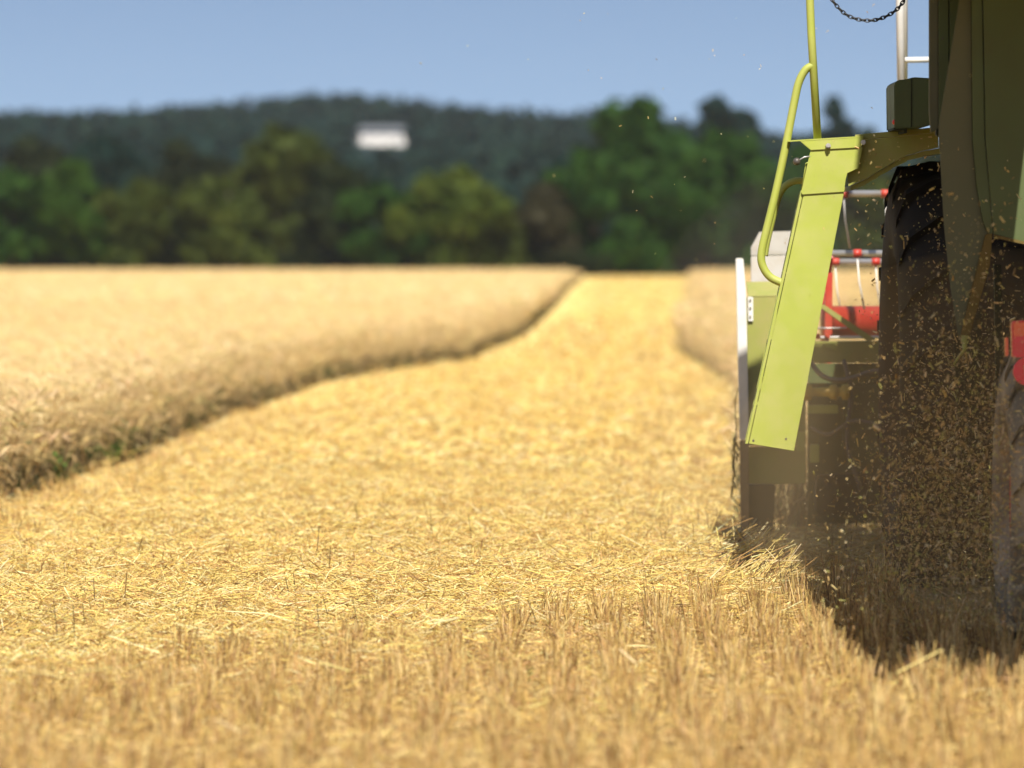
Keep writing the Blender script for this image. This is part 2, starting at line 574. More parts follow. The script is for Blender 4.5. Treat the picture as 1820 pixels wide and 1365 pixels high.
def tree(name, px, top, wpx, d, leaf, style, label, seedling=0, n=3200):
    h = CAM_H + (HOR - top) / FPX * d
    w = wpx * 1.12 / FPX * d
    base = Vector(((px - 910) / FPX * d, d, 0.0))
    if d > 470:
        base.z = float(hill_z(base.x, d)) - 0.3
        h -= base.z
    root = empty(name, base)
    tag(root, label, "tree", "trees along the far edge of the field")
    lobes = [((c[0] * w * 1.15, c[1] * w * 1.15, c[2] * h), r * (w * 1.15 * 0.62 + h * 0.38)) for c, r in crown_shape(style)]
    V, Q = leaf_cloud(lobes, n, 0.26 + 0.02 * h)
    V[:, 2] = np.maximum(V[:, 2], 0.05)
    V += np.array(base)
    np_mesh("crown", V, Q, LEAVES[leaf], parent=root)
    tb = MB()
    b = base
    tr = 0.018 * h + 0.05
    tb.tube([b + Vector((0, 0, -0.1)), b + Vector((0.05, 0, h * 0.3)), b + Vector((-0.05, 0.05, h * 0.6)), b + Vector((0, 0, h * 0.85))], [tr * 1.4, tr, tr * 0.65, tr * 0.2], 8)
    for (c, r) in lobes[1:8]:
        e = b + Vector(c); s = b + Vector((0, 0, min(c[2] * 0.6, h * 0.55)))
        tb.tube([s, (s + e) / 2 + Vector((0, 0, 0.1)), e], [tr * 0.5, tr * 0.3, tr * 0.1], 5)
    tb.build("trunk", BARK, root)
    return root


TREES = [
    ("broadleaf_tree", 20, 292, 190, 346, 'green', 'bush', "deep green bushy tree at the left end of the tree line"),
    ("broadleaf_tree", 138, 272, 170, 347, 'bright', 'bush', "bright green round tree second from the left in the front tree row"),
    ("broadleaf_tree", 236, 308, 130, 345, 'olive', 'bush', "low olive tree between the bright green tree and a dark gap at left"),
    ("broadleaf_tree", 322, 315, 110, 349, 'dark', 'round', "dark narrow tree left of centre between two olive trees"),
    ("broadleaf_tree", 408, 305, 160, 345, 'olive', 'bush', "broad olive bush below the taller pale green tree left of the house"),
    ("broadleaf_tree", 492, 210, 180, 380, 'olive', 'round', "tall pale olive tree rising left of the white house on the hill"),
    ("broadleaf_tree", 588, 282, 150, 348, 'dark', 'round', "dark brownish tree below and left of the white house"),
    ("broadleaf_tree", 690, 312, 140, 346, 'green', 'bush', "mid green bush directly below the white house"),
    ("broadleaf_tree", 806, 288, 180, 345, 'yellow', 'bush', "yellow-green rounded tree right of and below the white house"),
    ("broadleaf_tree", 880, 332, 100, 347, 'olive', 'bush', "small olive bush at the right foot of the yellow-green tree"),
    ("broadleaf_tree", 965, 322, 150, 350, 'brown', 'round', "grey-brown sparse tree left of the tallest green tree"),
    ("broadleaf_tree", 1056, 250, 150, 352, 'green', 'bush', "green tree leaning against the left side of the tallest tree"),
    ("broadleaf_tree", 1130, 160, 190, 366, 'green', 'round', "tallest green tree standing where the mown strip meets the trees"),
    ("broadleaf_tree", 1160, 300, 200, 356, 'green', 'bush', "leafy green bush at the foot of the tallest tree"),
    ("broadleaf_tree", 1250, 214, 215, 362, 'green', 'bush', "dusty green tree just right of the tallest tree"),
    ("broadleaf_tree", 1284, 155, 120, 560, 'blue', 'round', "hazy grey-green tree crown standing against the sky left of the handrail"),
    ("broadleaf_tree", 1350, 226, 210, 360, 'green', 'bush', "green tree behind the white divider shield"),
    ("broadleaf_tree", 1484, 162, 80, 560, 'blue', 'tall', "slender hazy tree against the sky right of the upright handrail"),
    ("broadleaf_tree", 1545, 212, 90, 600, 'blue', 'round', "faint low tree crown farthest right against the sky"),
    ("broadleaf_tree", 1440, 240, 200, 364, 'green', 'bush', "green tree partly hidden behind the boarding ladder"),
    ("broadleaf_tree", 1545, 268, 170, 362, 'olive', 'bush', "dusty olive tree seen above the reel between ladder and tyre"),
    ("broadleaf_tree", 1650, 262, 160, 368, 'dark', 'bush', "dark tree largely hidden behind the front tyre"),
    ("broadleaf_tree", 66, 236, 190, 430, 'dark', 'round', "dark tree of the rear row above the deep green tree at far left"),
    ("broadleaf_tree", 205, 228, 170, 440, 'blue', 'round', "blue-green tree of the rear row above the low olive tree at left"),
    ("broadleaf_tree", 330, 240, 180, 435, 'dark', 'round', "dark tree of the rear row above the narrow dark tree"),
    ("broadleaf_tree", 1000, 275, 150, 420, 'blue', 'round', "blue-green tree of the rear row above the grey-brown tree"),
]
for q in TREES:
    tree(*q)

# undergrowth along the field end: one continuous mass of shrubs
lob = []
for px in np.arange(-260, 1800, 16):
    d = rng.uniform(346, 352) + (12 if px > 1080 else 0)
    lob.append(((float((px - 910) / FPX * d), float(d), float(rng.uniform(0.3, 1.3))), float(rng.uniform(0.7, 1.3))))
V, Q = leaf_cloud(lob, 16000, 0.22)
V[:, 2] = np.maximum(V[:, 2], 0.02)
und = np_mesh("undergrowth", V, Q, LEAVES['dark'])
tag(und, "dark shrubby undergrowth along the foot of the tree line", "undergrowth", kind="stuff")

# the wood on the hill
NT = 6500
fx = rng.uniform(-190, 190, NT); fy = 480 + 860 * rng.uniform(0, 1, NT) ** 0.8
HY0 = 1110.0
hs0 = P(676, 262, HY0)
keep = ~((np.abs(fx - hs0.x * fy / HY0) < 6.0) & (fy > 715) & (fy < HY0 + 12) & ((fy > 770) | (rng.uniform(0, 1, NT) > 0.4)))
fx, fy = fx[keep], fy[keep]
fz = hill_z(fx, fy)
FV, FQ, k0 = [], [], 0
per = 34
n = len(fx)
th = rng.uniform(6.5, 9.0, n); tw = rng.uniform(1.8, 3.0, n)
# skyline: every tree stops just under the ridge outline measured in the photograph, a few stand proud
dirs = rng.normal(size=(n, per, 3)); dirs /= np.linalg.norm(dirs, axis=2, keepdims=True)
rad = rng.uniform(0.6, 1.05, (n, per, 1))
c = np.stack([fx, fy, fz + th * 0.58], 1)[:, None, :] + dirs * rad * np.stack([tw, tw, th * 0.46], 1)[:, None, :]
a = dirs + rng.normal(0, 0.6, dirs.shape)
u = np.cross(a, rng.normal(size=dirs.shape)); u /= np.linalg.norm(u, axis=2, keepdims=True)
v = np.cross(a, u); v /= np.linalg.norm(v, axis=2, keepdims=True)
s = rng.uniform(0.5, 1.0, (n, per, 1))
FV = np.stack([c - u * s, c - v * s * 0.8, c + u * s, c + v * s], 2).reshape(-1, 3)
FQ = np.arange(len(FV)).reshape(-1, 4)
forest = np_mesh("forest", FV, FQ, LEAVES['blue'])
tag(forest, "dark blue-green wood covering the distant hill", "forest", kind="stuff")

# the white house on the hill
hb = P(676, 262, HY0)
hz0 = float(hill_z(hb.x, HY0)) - 0.2
house = empty("house", (hb.x, HY0, hz0))
tag(house, "white house with a low grey roof alone on the wooded hill", "house")
zt = P(676, 232, HY0).z
MB().box((hb.x - 3.9, HY0, hz0), (hb.x + 4.8, HY0 + 7, zt)).build("wall", PLASTER, house)
rf = MB()
rf.prism([Vector((hb.x - 4.6, HY0 - 0.7, zt)), Vector((hb.x + 5.4, HY0 - 0.7, zt)), Vector((hb.x + 4.6, HY0 + 1.8, zt + 0.9)), Vector((hb.x - 3.8, HY0 + 1.8, zt + 0.9))], (0, 6.0, 0))
rf.build("roof", ROOFING, house)
MB().box((hb.x - 7.4, HY0 + 0.6, hz0), (hb.x - 3.905, HY0 + 6, zt - 0.9)).build("side_wing", ROOFING, house)
for wx in (-2.2, 0.6, 3.4):
    w = MB().box((hb.x + wx - 0.3, HY0 - 0.06, zt - 1.75), (hb.x + wx + 0.3, HY0 + 0.1, zt - 0.9)).build("window", WINDOW, house)

# ------------------------------------------------------------------ standing crop
CROP_H = 0.53


def in_front(d, x):
    return np.abs(x) < half_w(d) * 1.25 + 0.5


def crop_block(name, label, side):
    """Stalks with nodding bearded ears over a dark inner mass."""
    bag = Bag()
    ear_c = [(0.72, 0.54, 0.27), (0.77, 0.60, 0.33), (0.66, 0.48, 0.22), (0.72, 0.58, 0.25), (0.60, 0.44, 0.20)]
    stem_c = [(0.68, 0.51, 0.23), (0.60, 0.44, 0.20), (0.52, 0.37, 0.17), (0.64, 0.48, 0.22), (0.42, 0.30, 0.15)]

    def edge_dist(d, x):
        return (left_edge(d) - x) if side < 0 else (x - right_edge(d))

    def sow(n, d0, d1, wmax, scale, minz, pw=1.0):
        d = d0 + (d1 - d0) * rng.uniform(0, 1, n) ** pw
        if side < 0:
            lo = -half_w(d) * 1.2 - 0.6; hi = left_edge(d)
        else:
            lo = right_edge(d); hi = np.minimum(half_w(d) * 0.98 + 0.5, lo + wmax)
        x = lo + (hi - lo) * rng.uniform(0, 1, n)
        ok = hi > lo + 0.05
        d, x = d[ok], x[ok]
        n = len(d)
        ed = edge_dist(d, x)
        hgt = CROP_H * (0.80 + 0.085 * rng.normal(size=n) + 0.14 * wob(x, d, 1.7, 2.0)) * np.where((ed < 0.5) & (rng.uniform(0, 1, n) < 0.45), rng.uniform(0.55, 0.95, n), 1.0)
        sc = scale * np.ones(n)
        base = np.stack([x, d, np.full(n, minz)], 1)
        lean = np.stack([rng.normal(-0.02 if side < 0 else 0, 0.07, n) + np.where(ed < 0.4, (0.07 if side < 0 else -0.03), 0), rng.normal(0, 0.07, n), np.zeros(n)], 1)
        top = base + lean
        top[:, 2] = hgt
        V, Q, m = prisms(base, top, 0.0024 * sc, 0.0017 * sc, 3, bend=lean * -0.25)
        bag.add(V, Q, m, tints(n, stem_c, 0.15))
        # ear, nodding over
        ang = rng.normal(2.6 if side < 0 else 0.3, 0.9, n)
        L = rng.uniform(0.06, 0.11, n) * (0.7 + 0.3 * sc)
        e1 = top + np.stack([np.cos(ang) * L * 0.75, np.sin(ang) * L * 0.75, L * rng.uniform(-0.9, 0.7, n)], 1)
        col = tints(n, ear_c, 0.10)
        mid = (top + e1) / 2
        V, Q, m = prisms(top, mid, 0.002 * sc, 0.0062 * sc, 4); bag.add(V, Q, m, col)
        V, Q, m = prisms(mid, e1, 0.0062 * sc, 0.0015 * sc, 4); bag.add(V, Q, m, col)
        for k in range(5):
            tip = e1 + np.stack([np.cos(ang) * L, np.sin(ang) * L, L * rng.uniform(-0.5, 0.5, n)], 1) + rng.normal(0, 0.03, (n, 3))
            V, Q, m = prisms(mid, tip, 0.0011 * sc, 0.0003 * sc, 3); bag.add(V, Q, m, np.clip(col * 1.08, 0, 0.9))
        # a dry leaf on some
        pick = rng.uniform(0, 1, n) < 0.8
        if pick.any():
            bb = (base + (top - base) * rng.uniform(0.25, 0.8, (n, 1)))[pick]
            kk = len(bb)
            la = rng.uniform(0, 6.28, kk); ll = rng.uniform(0.08, 0.2, kk)
            tp = bb + np.stack([np.cos(la) * ll, np.sin(la) * ll, rng.uniform(-0.14, 0.05, kk)], 1)
            V, Q, m = prisms(bb, tp, 0.005 * sc[pick], 0.0008, 3, bend=np.stack([np.zeros(kk), np.zeros(kk), np.full(kk, 0.03)], 1))
            bag.add(V, Q, m, tints(kk, stem_c * 3 + [(0.16, 0.22, 0.05)], 0.2))

    if side < 0:
        sow(64000, 22, 92, 0, 1.0, 0.0, 1.15)
        sow(60000, 88, FIELD_END, 0, 3.2, 0.30, 1.2)
    else:
        sow(26000, 26.0, 75, 4.5, 1.1, 0.0)
        sow(26000, 70, FIELD_END, 16, 3.2, 0.28, 1.2)
    # dark inner mass of straw, set back from the cut face
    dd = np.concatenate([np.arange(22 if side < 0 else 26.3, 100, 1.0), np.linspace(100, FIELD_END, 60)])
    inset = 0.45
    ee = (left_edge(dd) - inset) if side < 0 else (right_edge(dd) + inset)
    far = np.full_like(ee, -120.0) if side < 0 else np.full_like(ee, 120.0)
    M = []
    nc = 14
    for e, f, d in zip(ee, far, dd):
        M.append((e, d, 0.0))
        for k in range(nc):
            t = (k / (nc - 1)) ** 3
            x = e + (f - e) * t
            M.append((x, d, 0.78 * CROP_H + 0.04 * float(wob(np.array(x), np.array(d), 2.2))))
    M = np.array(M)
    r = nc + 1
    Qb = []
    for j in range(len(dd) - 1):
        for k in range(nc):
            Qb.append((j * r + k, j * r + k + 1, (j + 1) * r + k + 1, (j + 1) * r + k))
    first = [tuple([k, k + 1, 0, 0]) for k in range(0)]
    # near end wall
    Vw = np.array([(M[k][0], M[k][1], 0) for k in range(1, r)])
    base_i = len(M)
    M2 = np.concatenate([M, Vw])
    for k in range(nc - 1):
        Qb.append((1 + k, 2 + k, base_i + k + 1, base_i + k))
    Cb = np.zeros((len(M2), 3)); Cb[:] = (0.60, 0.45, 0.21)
    Cb[::r] = (0.05, 0.035, 0.018)                      # shade at the foot of the inner mass, painted in dark brown
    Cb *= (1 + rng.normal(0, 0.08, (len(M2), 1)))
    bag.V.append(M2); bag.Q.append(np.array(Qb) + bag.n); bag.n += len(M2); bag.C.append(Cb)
    # low weeds and leaf at the crop's foot, tinted dark for the shade there
    nu = 42000 if side < 0 else 9000
    d = (23 if side < 0 else 26) + (FIELD_END - 25) * rng.uniform(0, 1, nu) ** 2.2
    off = rng.uniform(-0.02, 0.42, nu)
    x = (left_edge(d) - off) if side < 0 else (right_edge(d) + off)
    bb = np.stack([x, d, np.zeros(nu)], 1)
    sc = 1 + np.clip((d - 40) / 70, 0, 3)
    hh = rng.uniform(0.03, 0.21, nu) * np.where(d < 48, 1.45, 1.0) * (0.7 + 0.6 * wob(x, d, 1.1, 5))
    tp = bb + np.stack([rng.normal(0, 0.05, nu), rng.normal(0, 0.05, nu), hh], 1)
    V, Q, m = prisms(bb, tp, 0.006 * sc, 0.002 * sc, 3, bend=rng.normal(0, 0.015, (nu, 3)))
    bag.add(V, Q, m, tints(nu, [(0.07, 0.055, 0.022), (0.10, 0.07, 0.03), (0.055, 0.075, 0.018), (0.16, 0.11, 0.05)], 0.2))
    o = bag.build(name, CROP)
    tag(o, label, "crop", kind="stuff")
    return o


crop_block("standing_crop", "uncut ripe cereal field left of the mown strip", -1)
crop_block("standing_crop", "uncut ripe cereal behind and ahead of the header on the right", 1)

# ------------------------------------------------------------------ stubble and loose straw
straw_c = [(0.83, 0.65, 0.22), (0.87, 0.71, 0.28), (0.76, 0.56, 0.16), (0.90, 0.79, 0.42), (0.80, 0.60, 0.18), (0.30, 0.17, 0.05), (0.50, 0.29, 0.10), (0.62, 0.40, 0.13)]
stub_c = [(0.56, 0.375, 0.12), (0.64, 0.45, 0.155), (0.43, 0.265, 0.09), (0.22, 0.125, 0.045), (0.76, 0.58, 0.26), (0.49, 0.295, 0.12)]
WHEEL_X = 1.02


def mat_start(x):
    """Distance where the lying straw begins, nearer on the left."""
    return 16.4 + np.clip((x + 1.5) * 1.6, -0.6, 4.6) + 0.35 * np.sin(x * 5.1) + 0.25 * np.sin(x * 11.3 + 1)


bag = Bag()


def stubble(n, d0, d1, hmean, rad, rows=0.165, pw=1.0, thin_in_mat=0.0):
    d = d0 + (d1 - d0) * rng.uniform(0, 1, n) ** pw
    x = rng.uniform(-1, 1, n) * (half_w(d) * 1.12 + 0.3)
    # drill rows run away from the camera with a slight drift
    drift = 0.006 * (d - 20)
    r = np.round((x - drift) / rows)
    x = r * rows + drift + rng.normal(0, 0.026, n) + 0.012 * np.sin(d * 2.1 + r)
    gap = wob(r * 3.7, d, 1.9, 0.7)
    ok = (gap > 0.36 + 0.18 * rng.normal(size=n)) & (wob(x * 1.4, d, 3.3, 9.1) > 0.30 + 0.12 * rng.normal(size=n)) & (x > left_edge(d) - 0.1) & ((d < 25.5) | (x < right_edge(d)))
    m_in = d > mat_start(x)
    ok &= ~(m_in & (x > left_edge(d) + 0.75) & (rng.uniform(0, 1, n) < thin_in_mat))
    ok &= ~((np.abs(x - 1.74) < 0.32) & (d > 18.5) & (d < 30))       # under the tyre
    d, x, m_in = d[ok], x[ok], m_in[ok]
    n = len(d)
    h = hmean * np.clip(rng.normal(1, 0.24, n), 0.4, 1.8) * (0.72 + 0.55 * wob(x, d, 2.3, 4.0)) * (1 + 0.42 * np.clip(x - 0.1, 0, 1))
    h = np.where(m_in, h * 0.5, h)
    base = np.stack([x, d, np.full(n, -0.005)], 1)
    ln = np.stack([rng.normal(0, 0.16, n), rng.normal(0, 0.16, n), np.zeros(n)], 1) * h[:, None]
    tip = base + ln + np.stack([np.zeros(n), np.zeros(n), h], 1)
    V, Q, m = prisms(base, tip, rad * rng.uniform(0.7, 1.25, n), rad * rng.uniform(0.6, 1.0, n), 4)
    bag.add(V, Q, m, tints(n, stub_c, 0.14))
    # ragged leaf sheaths on some stems
    pk = rng.uniform(0, 1, n) < 0.75
    bb = base[pk] + (tip[pk] - base[pk]) * rng.uniform(0.2, 0.8, (pk.sum(), 1))
    k = len(bb)
    a = rng.uniform(0, 6.28, k); L = rng.uniform(0.03, 0.09, k)
    tp = bb + np.stack([np.cos(a) * L * 0.6, np.sin(a) * L * 0.6, rng.uniform(-0.05, 0.07, k)], 1)
    V, Q, m = prisms(bb, tp, rad * 1.1, rad * 0.25, 3)
    bag.add(V, Q, m, tints(k, stub_c + [(0.62, 0.42, 0.22)], 0.15))


stubble(66000, 12.6, 22.5, 0.086, 0.0017, thin_in_mat=0.74)
stubble(30000, 22.0, 46, 0.15, 0.0024, thin_in_mat=0.72)
stubble(16000, 45, 110, 0.15, 0.006, thin_in_mat=0.5)
o = bag.build("stubble", STRAW)
tag(o, "upright cut cereal stubble in drill rows across the foreground", "stubble", kind="stuff")

bag = Bag()


def lay(n, d0, d1, lmin, lmax, rad, zmax, pw=1.0, everywhere=False, cols=None):
    d = d0 + (d1 - d0) * rng.uniform(0, 1, n) ** pw
    x = rng.uniform(-1, 1, n) * (half_w(d) * 1.12 + 0.3)
    dens = np.clip((d - mat_start(x)) / 2.4 + 0.42 + 0.5 * (wob(x, d, 3.1, 6.6) - 0.5), 0.06, 1)
    edge = np.clip((x - left_edge(d) - 0.2) / 1.0, 0.05, 1)
    ok = (x > left_edge(d) + 0.02) & ((d < 25.5) | (x < right_edge(d)))
    clump = 0.35 + 0.9 * wob(x, d * 0.7, 2.6, 1.3)
    if not everywhere:
        ok &= rng.uniform(0, 1, n) < dens * edge * clump
    ok &= ~((np.abs(x - 1.74) < 0.32) & (d > 19.5) & (d < 24))
    d, x = d[ok], x[ok]
    n = len(d)
    L = lmin + (lmax - lmin) * rng.uniform(0, 1, n) ** 1.8
    a = rng.uniform(0, 6.28, n)
    pit = rng.normal(0, 0.30, n)
    heap = 0.35 + 0.75 * wob(x, d, 1.5, 2.2)
    z = zmax * heap * rng.uniform(0.1, 1, n) ** 0.7
    c = np.stack([x, d, z], 1)
    hv = np.stack([np.cos(a) * np.cos(pit), np.sin(a) * np.cos(pit), np.sin(pit)], 1) * L[:, None] / 2
    p0, p1 = c - hv, c + hv
    p0[:, 2] = np.maximum(p0[:, 2], 0.004); p1[:, 2] = np.maximum(p1[:, 2], 0.004)
    bend = rng.normal(0, 1, (n, 3)) * (L * 0.05)[:, None]
    V, Q, m = prisms(p0, p1, rad * rng.uniform(0.6, 1.3, n), rad * rng.uniform(0.5, 1.1, n), 3, bend=bend)
    bag.add(V, Q, m, tints(n, cols or straw_c, 0.12))


lay(420000, 15.0, 33, 0.015, 0.12, 0.0016, 0.09)
lay(9000, 16.5, 30, 0.12, 0.28, 0.0018, 0.10)
lay(130000, 32, 75, 0.05, 0.2, 0.0034, 0.11)
lay(150000, 70, 340, 0.08, 0.3, 0.009, 0.09)
lay(46000, 12.6, 20, 0.015, 0.10, 0.0017, 0.075, everywhere=True, cols=stub_c + [(0.76, 0.56, 0.18), (0.82, 0.64, 0.26)])
# a few odd straws thrown on top of the stubble in the foreground
n = 30
d = rng.uniform(13.2, 21, n); x = rng.uniform(-1, 1, n) * half_w(d)
c = np.stack([x, d, rng.uniform(0.10, 0.2, n)], 1)
a = rng.uniform(0, 6.28, n); L = rng.uniform(0.06, 0.16, n); pt = rng.uniform(-0.3, 1.0, n)
hv = np.stack([np.cos(a) * np.cos(pt), np.sin(a) * np.cos(pt), np.sin(pt)], 1) * L[:, None] / 2
V, Q, m = prisms(c - hv, c + hv, 0.0026, 0.0022, 4); bag.add(V, Q, m, tints(n, [(0.78, 0.62, 0.24), (0.8, 0.68, 0.38)], 0.08))
# dark weed stalks poking out of the straw
n = 26
d = rng.uniform(18.0, 26, n); x = rng.uniform(-1, 0.55, n) * half_w(d)
ok = x > left_edge(d) + 0.3
d, x = d[ok], x[ok]; n = len(d)
b_ = np.stack([x, d, np.zeros(n)], 1)
t_ = b_ + np.stack([rng.normal(0, 0.03, n), rng.normal(0, 0.03, n), rng.uniform(0.08, 0.19, n)], 1)
V, Q, m = prisms(b_, t_, 0.0024, 0.0014, 3, bend=rng.normal(0, 0.008, (n, 3))); bag.add(V, Q, m, tints(n, [(0.10, 0.07, 0.03), (0.16, 0.11, 0.04)], 0.2))
# raked-up wisps against the header's left divider
n = 900
cx = rng.normal(0.93, 0.10, n); cd = rng.normal(22.2, 0.7, n)
c = np.stack([cx, cd, rng.uniform(0.02, 0.16, n) * np.exp(-((cx - 0.93) / 0.16) ** 2)], 1)
a = rng.normal(0.7, 0.5, n); L = rng.uniform(0.05, 0.22, n); pt = rng.normal(0.4, 0.3, n)
hv = np.stack([np.cos(a) * np.cos(pt), np.sin(a) * np.cos(pt), np.sin(pt)], 1) * L[:, None] / 2
V, Q, m = prisms(c - hv, c + hv, 0.002, 0.0016, 3); bag.add(V, Q, m, tints(n, straw_c, 0.12))
o = bag.build("loose_straw", STRAW)
tag(o, "golden chopped straw lying over the mown strip", "straw", kind="stuff")


# small green weeds
def weed(name, p, h, n, label, mat):
    b = Vector(p)
    w_ = MB(); f = w_.bm
    for i in range(n):
        a = random.uniform(0, 6.28); q = random.uniform(0.02, 0.09) * h / 0.2
        e = b + Vector((q * math.cos(a), q * math.sin(a), h * random.uniform(0.5, 1)))
        w_.tube([b, (b + e) / 2 + Vector((0, 0, 0.02)), e], [0.002, 0.0016, 0.001], 5)
        for k in range(7):
            c = b + (e - b) * random.uniform(0.25, 1)
            da = random.uniform(0, 6.28); s = h * random.uniform(0.10, 0.22)
            u = Vector((math.cos(da), math.sin(da), random.uniform(-0.2, 0.5))) * s
            w = Vector((-math.sin(da), math.cos(da), 0)) * s * 0.3
            f.faces.new([f.verts.new(c), f.verts.new(c + u * 0.5 + w), f.verts.new(c + u), f.verts.new(c + u * 0.5 - w)])
    tag(w_.build(name, mat), label, "weed")


WEEDG = leaf_mat("leaf_weed", (0.05, 0.12, 0.02), (0.08, 0.18, 0.03), (0.12, 0.24, 0.04), 0.8)
weed("weed", G(202, 838), 0.20, 9, "green weed at the foot of the uncut crop on the left", WEEDG)
weed("weed", G(106, 872), 0.26, 6, "taller thin green weed in the crop edge near the left border", WEEDG)
weed("weed", G(940, 1212), 0.06, 5, "tiny green sprout between stubble rows at bottom centre", WEEDG)

# ------------------------------------------------------------------ the combine harvester
C = empty("combine_harvester", (2.9, 20.5, 0))
tag(C, "lime green combine harvester driving away with its header, ladder and dark tyres", "combine harvester")

D_LAD = 21.3      # rear face of the ladder
D_HDR = 24.6      # header back plane
D_HOOD = 18.8

# --- ladder with its handrails
lad = MB()
main = [(1430, 338), (1502, 332), (1411, 802), (1331, 789)]
lad.prism(poly(main, D_LAD), (0, 0.012, 0), 0.002)
lad.prism([p + Vector((0, 0.36, 0)) for p in poly(main, D_LAD)], (0, 0.012, 0), 0.002)
# turned flanges along both long edges
a0, a1, b1, b0 = poly(main, D_LAD)
lad.prism([a0 + Vector((-0.013, 0.004, 0)), a0 + Vector((-0.003, 0.004, 0)), b0 + Vector((-0.003, 0.004, 0)), b0 + Vector((-0.013, 0.004, 0))], (0, 0.05, 0), 0.001)
ladder = lad.build("ladder", LIME, C)
cover = plate("cover_plate", [(1441, 266), (1533, 262), (1526, 299), (1506, 308), (1503, 319), (1500, 341), (1426, 346), (1424, 342)], D_LAD - 0.006, 0.006, LIME, ladder, 0.001)
top = MB()
top.prism(poly([(1422, 251), (1535, 244), (1531, 262), (1441, 267)], D_LAD - 0.012), (0, 0.006, 0), 0.001)
top.prism([P(1400, 252, D_LAD - 0.012), P(1535, 244, D_LAD - 0.012), P(1535, 244, D_LAD + 0.64), P(1400, 252, D_LAD + 0.64)], (0, 0, 0.005))
top.build("top_flange", LIME, ladder)
for (px, py) in ((1472, 259), (1534, 253)):
    b = P(px, py, D_LAD - 0.018)
    m_ = MB(); m_.tube([b + Vector((0, 0.008, 0)), b + Vector((0, -0.008, 0))], 0.010, 6)
    m_.tube([b + Vector((0, -0.008, 0)), b + Vector((0, -0.014, 0))], 0.006, 10)
    m_.build("bolt", STEEL, ladder)
for (px, py) in ((1339, 783), (1397, 780)):
    b = P(px, py, D_LAD - 0.0015)
    MB().tube([b, b + Vector((0, 0.003, 0))], 0.0042, 12).build("rivet_hole", KNOB, ladder)
# steps across the ladder
for k, t in enumerate((0.10, 0.35, 0.62, 0.88)):
    l = a0.lerp(b0, t); r_ = a1.lerp(b1, t)
    MB().prism([l + Vector((0.004, 0.013, 0.0)), r_ + Vector((-0.005, 0.013, 0.0)), r_ + Vector((-0.005, 0.013, 0.028)), l + Vector((0.004, 0.013, 0.028))], (0, 0.346, 0), 0.003).build("step", LIME, ladder)
# hinge clips seen along the left edge
for (p0, p1) in (((1433, 290), (1425, 338)), ((1352, 672), (1346, 700))):
    q0, q1 = P(*p0, D_LAD + 0.02), P(*p1, D_LAD + 0.02)
    MB().tube([q0 + Vector((0.012, 0, 0.004)), q0, q1], 0.003, 6).build("edge_clip", LIME, ladder)
# lever with knob
lv = MB(); k0_ = P(1416, 287, D_LAD - 0.01)
lv.tube([P(1440, 278, D_LAD - 0.004), P(1430, 279, D_LAD - 0.008), k0_], 0.003, 6)
lever = lv.build("lever", STEEL, C)
MB().ball(k0_, 0.0145, 3).build("knob", KNOB, lever)

R_T = 0.0150
rail = MB()
rail.tube([P(1430, -420, D_LAD + 0.02), P(1437, -60, D_LAD + 0.02), P(1442, 60, D_LAD + 0.02), P(1453, 247, D_LAD + 0.02)], R_T, 16)
loop = [(1446, 116), (1432, 124), (1420, 146), (1412, 180), (1396, 262), (1378, 345), (1362, 410), (1355, 440), (1353, 462), (1359, 480), (1371, 494), (1390, 503)]
rail.tube([P(x, y, D_LAD + 0.02) for x, y in loop], R_T, 16, smooth_path=6)
rail.build("handrail", LIME, C)
rail2 = MB()
loop2 = [(1438, 322), (1420, 321), (1405, 326), (1394, 336), (1386, 352), (1378, 380), (1366, 430), (1362, 455)]
rail2.tube([P(x - 3, y, D_LAD + 0.62) for x, y in loop2], R_T * 0.9, 14, smooth_path=5)
rail2.build("handrail", LIME, C)

# --- platform with wheel arch, seen in shade behind the ladder
arch = [(1520, 250), (1668, 236), (1668, 262), (1640, 268), (1612, 276), (1585, 290), (1560, 305), (1538, 318), (1508, 331), (1506, 308), (1526, 298)]
plat = MB()
plat.prism(poly(arch, D_LAD + 0.03), (0, 0.02, 0))
plat.prism([P(1520, 249, D_LAD + 0.03), P(1668, 235, D_LAD + 0.03), P(1668, 240, D_LAD + 3.1), P(1550, 249, D_LAD + 3.1)], (0, 0, 0.02))
plat.build("platform", LIME_DUSTY, C)
fen = MB()
ap = [(1512, 331), (1538, 319), (1560, 306), (1585, 291), (1612, 277), (1640, 269), (1672, 263)]
for q0, q1 in zip(ap, ap[1:]):
    fen.prism([P(q0[0], q0[1], D_LAD + 0.05), P(q1[0], q1[1], D_LAD + 0.05), P(q1[0], q1[1] + 10, D_LAD + 0.05), P(q0[0], q0[1] + 8, D_LAD + 0.05)], (0, 0.5, 0))
fen.build("wheel_arch", LIME_DUSTY, C)

# --- box with guard rail
bx = MB()
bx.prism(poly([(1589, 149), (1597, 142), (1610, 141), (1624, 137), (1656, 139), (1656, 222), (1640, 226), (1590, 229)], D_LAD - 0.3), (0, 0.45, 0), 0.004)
box = bx.build("battery_box", GREEN_SHADED, C)
plate("box_seam", [(1619, 140), (1620.5, 140), (1620.5, 226), (1619, 226)], D_LAD - 0.303, 0.004, DARK, box)
MB().ball(P(1590.5, 217, D_LAD - 0.28), 0.011, 2).build("reflector", RED_LENS, box)
plate("foot_bracket", [(1588, 227), (1612, 227), (1612, 236), (1606, 236), (1606, 231), (1588, 231)], D_LAD - 0.29, 0.3, DARK, box)
gr = MB()
gd = 23.9
gr.tube([P(1599, -500, gd), P(1599, -40, gd), P(1603, 226, gd)], 0.0172, 14)
gr.tube([P(1606, -500, gd + 0.4), P(1606, 226, gd + 0.4)], 0.0172, 14)
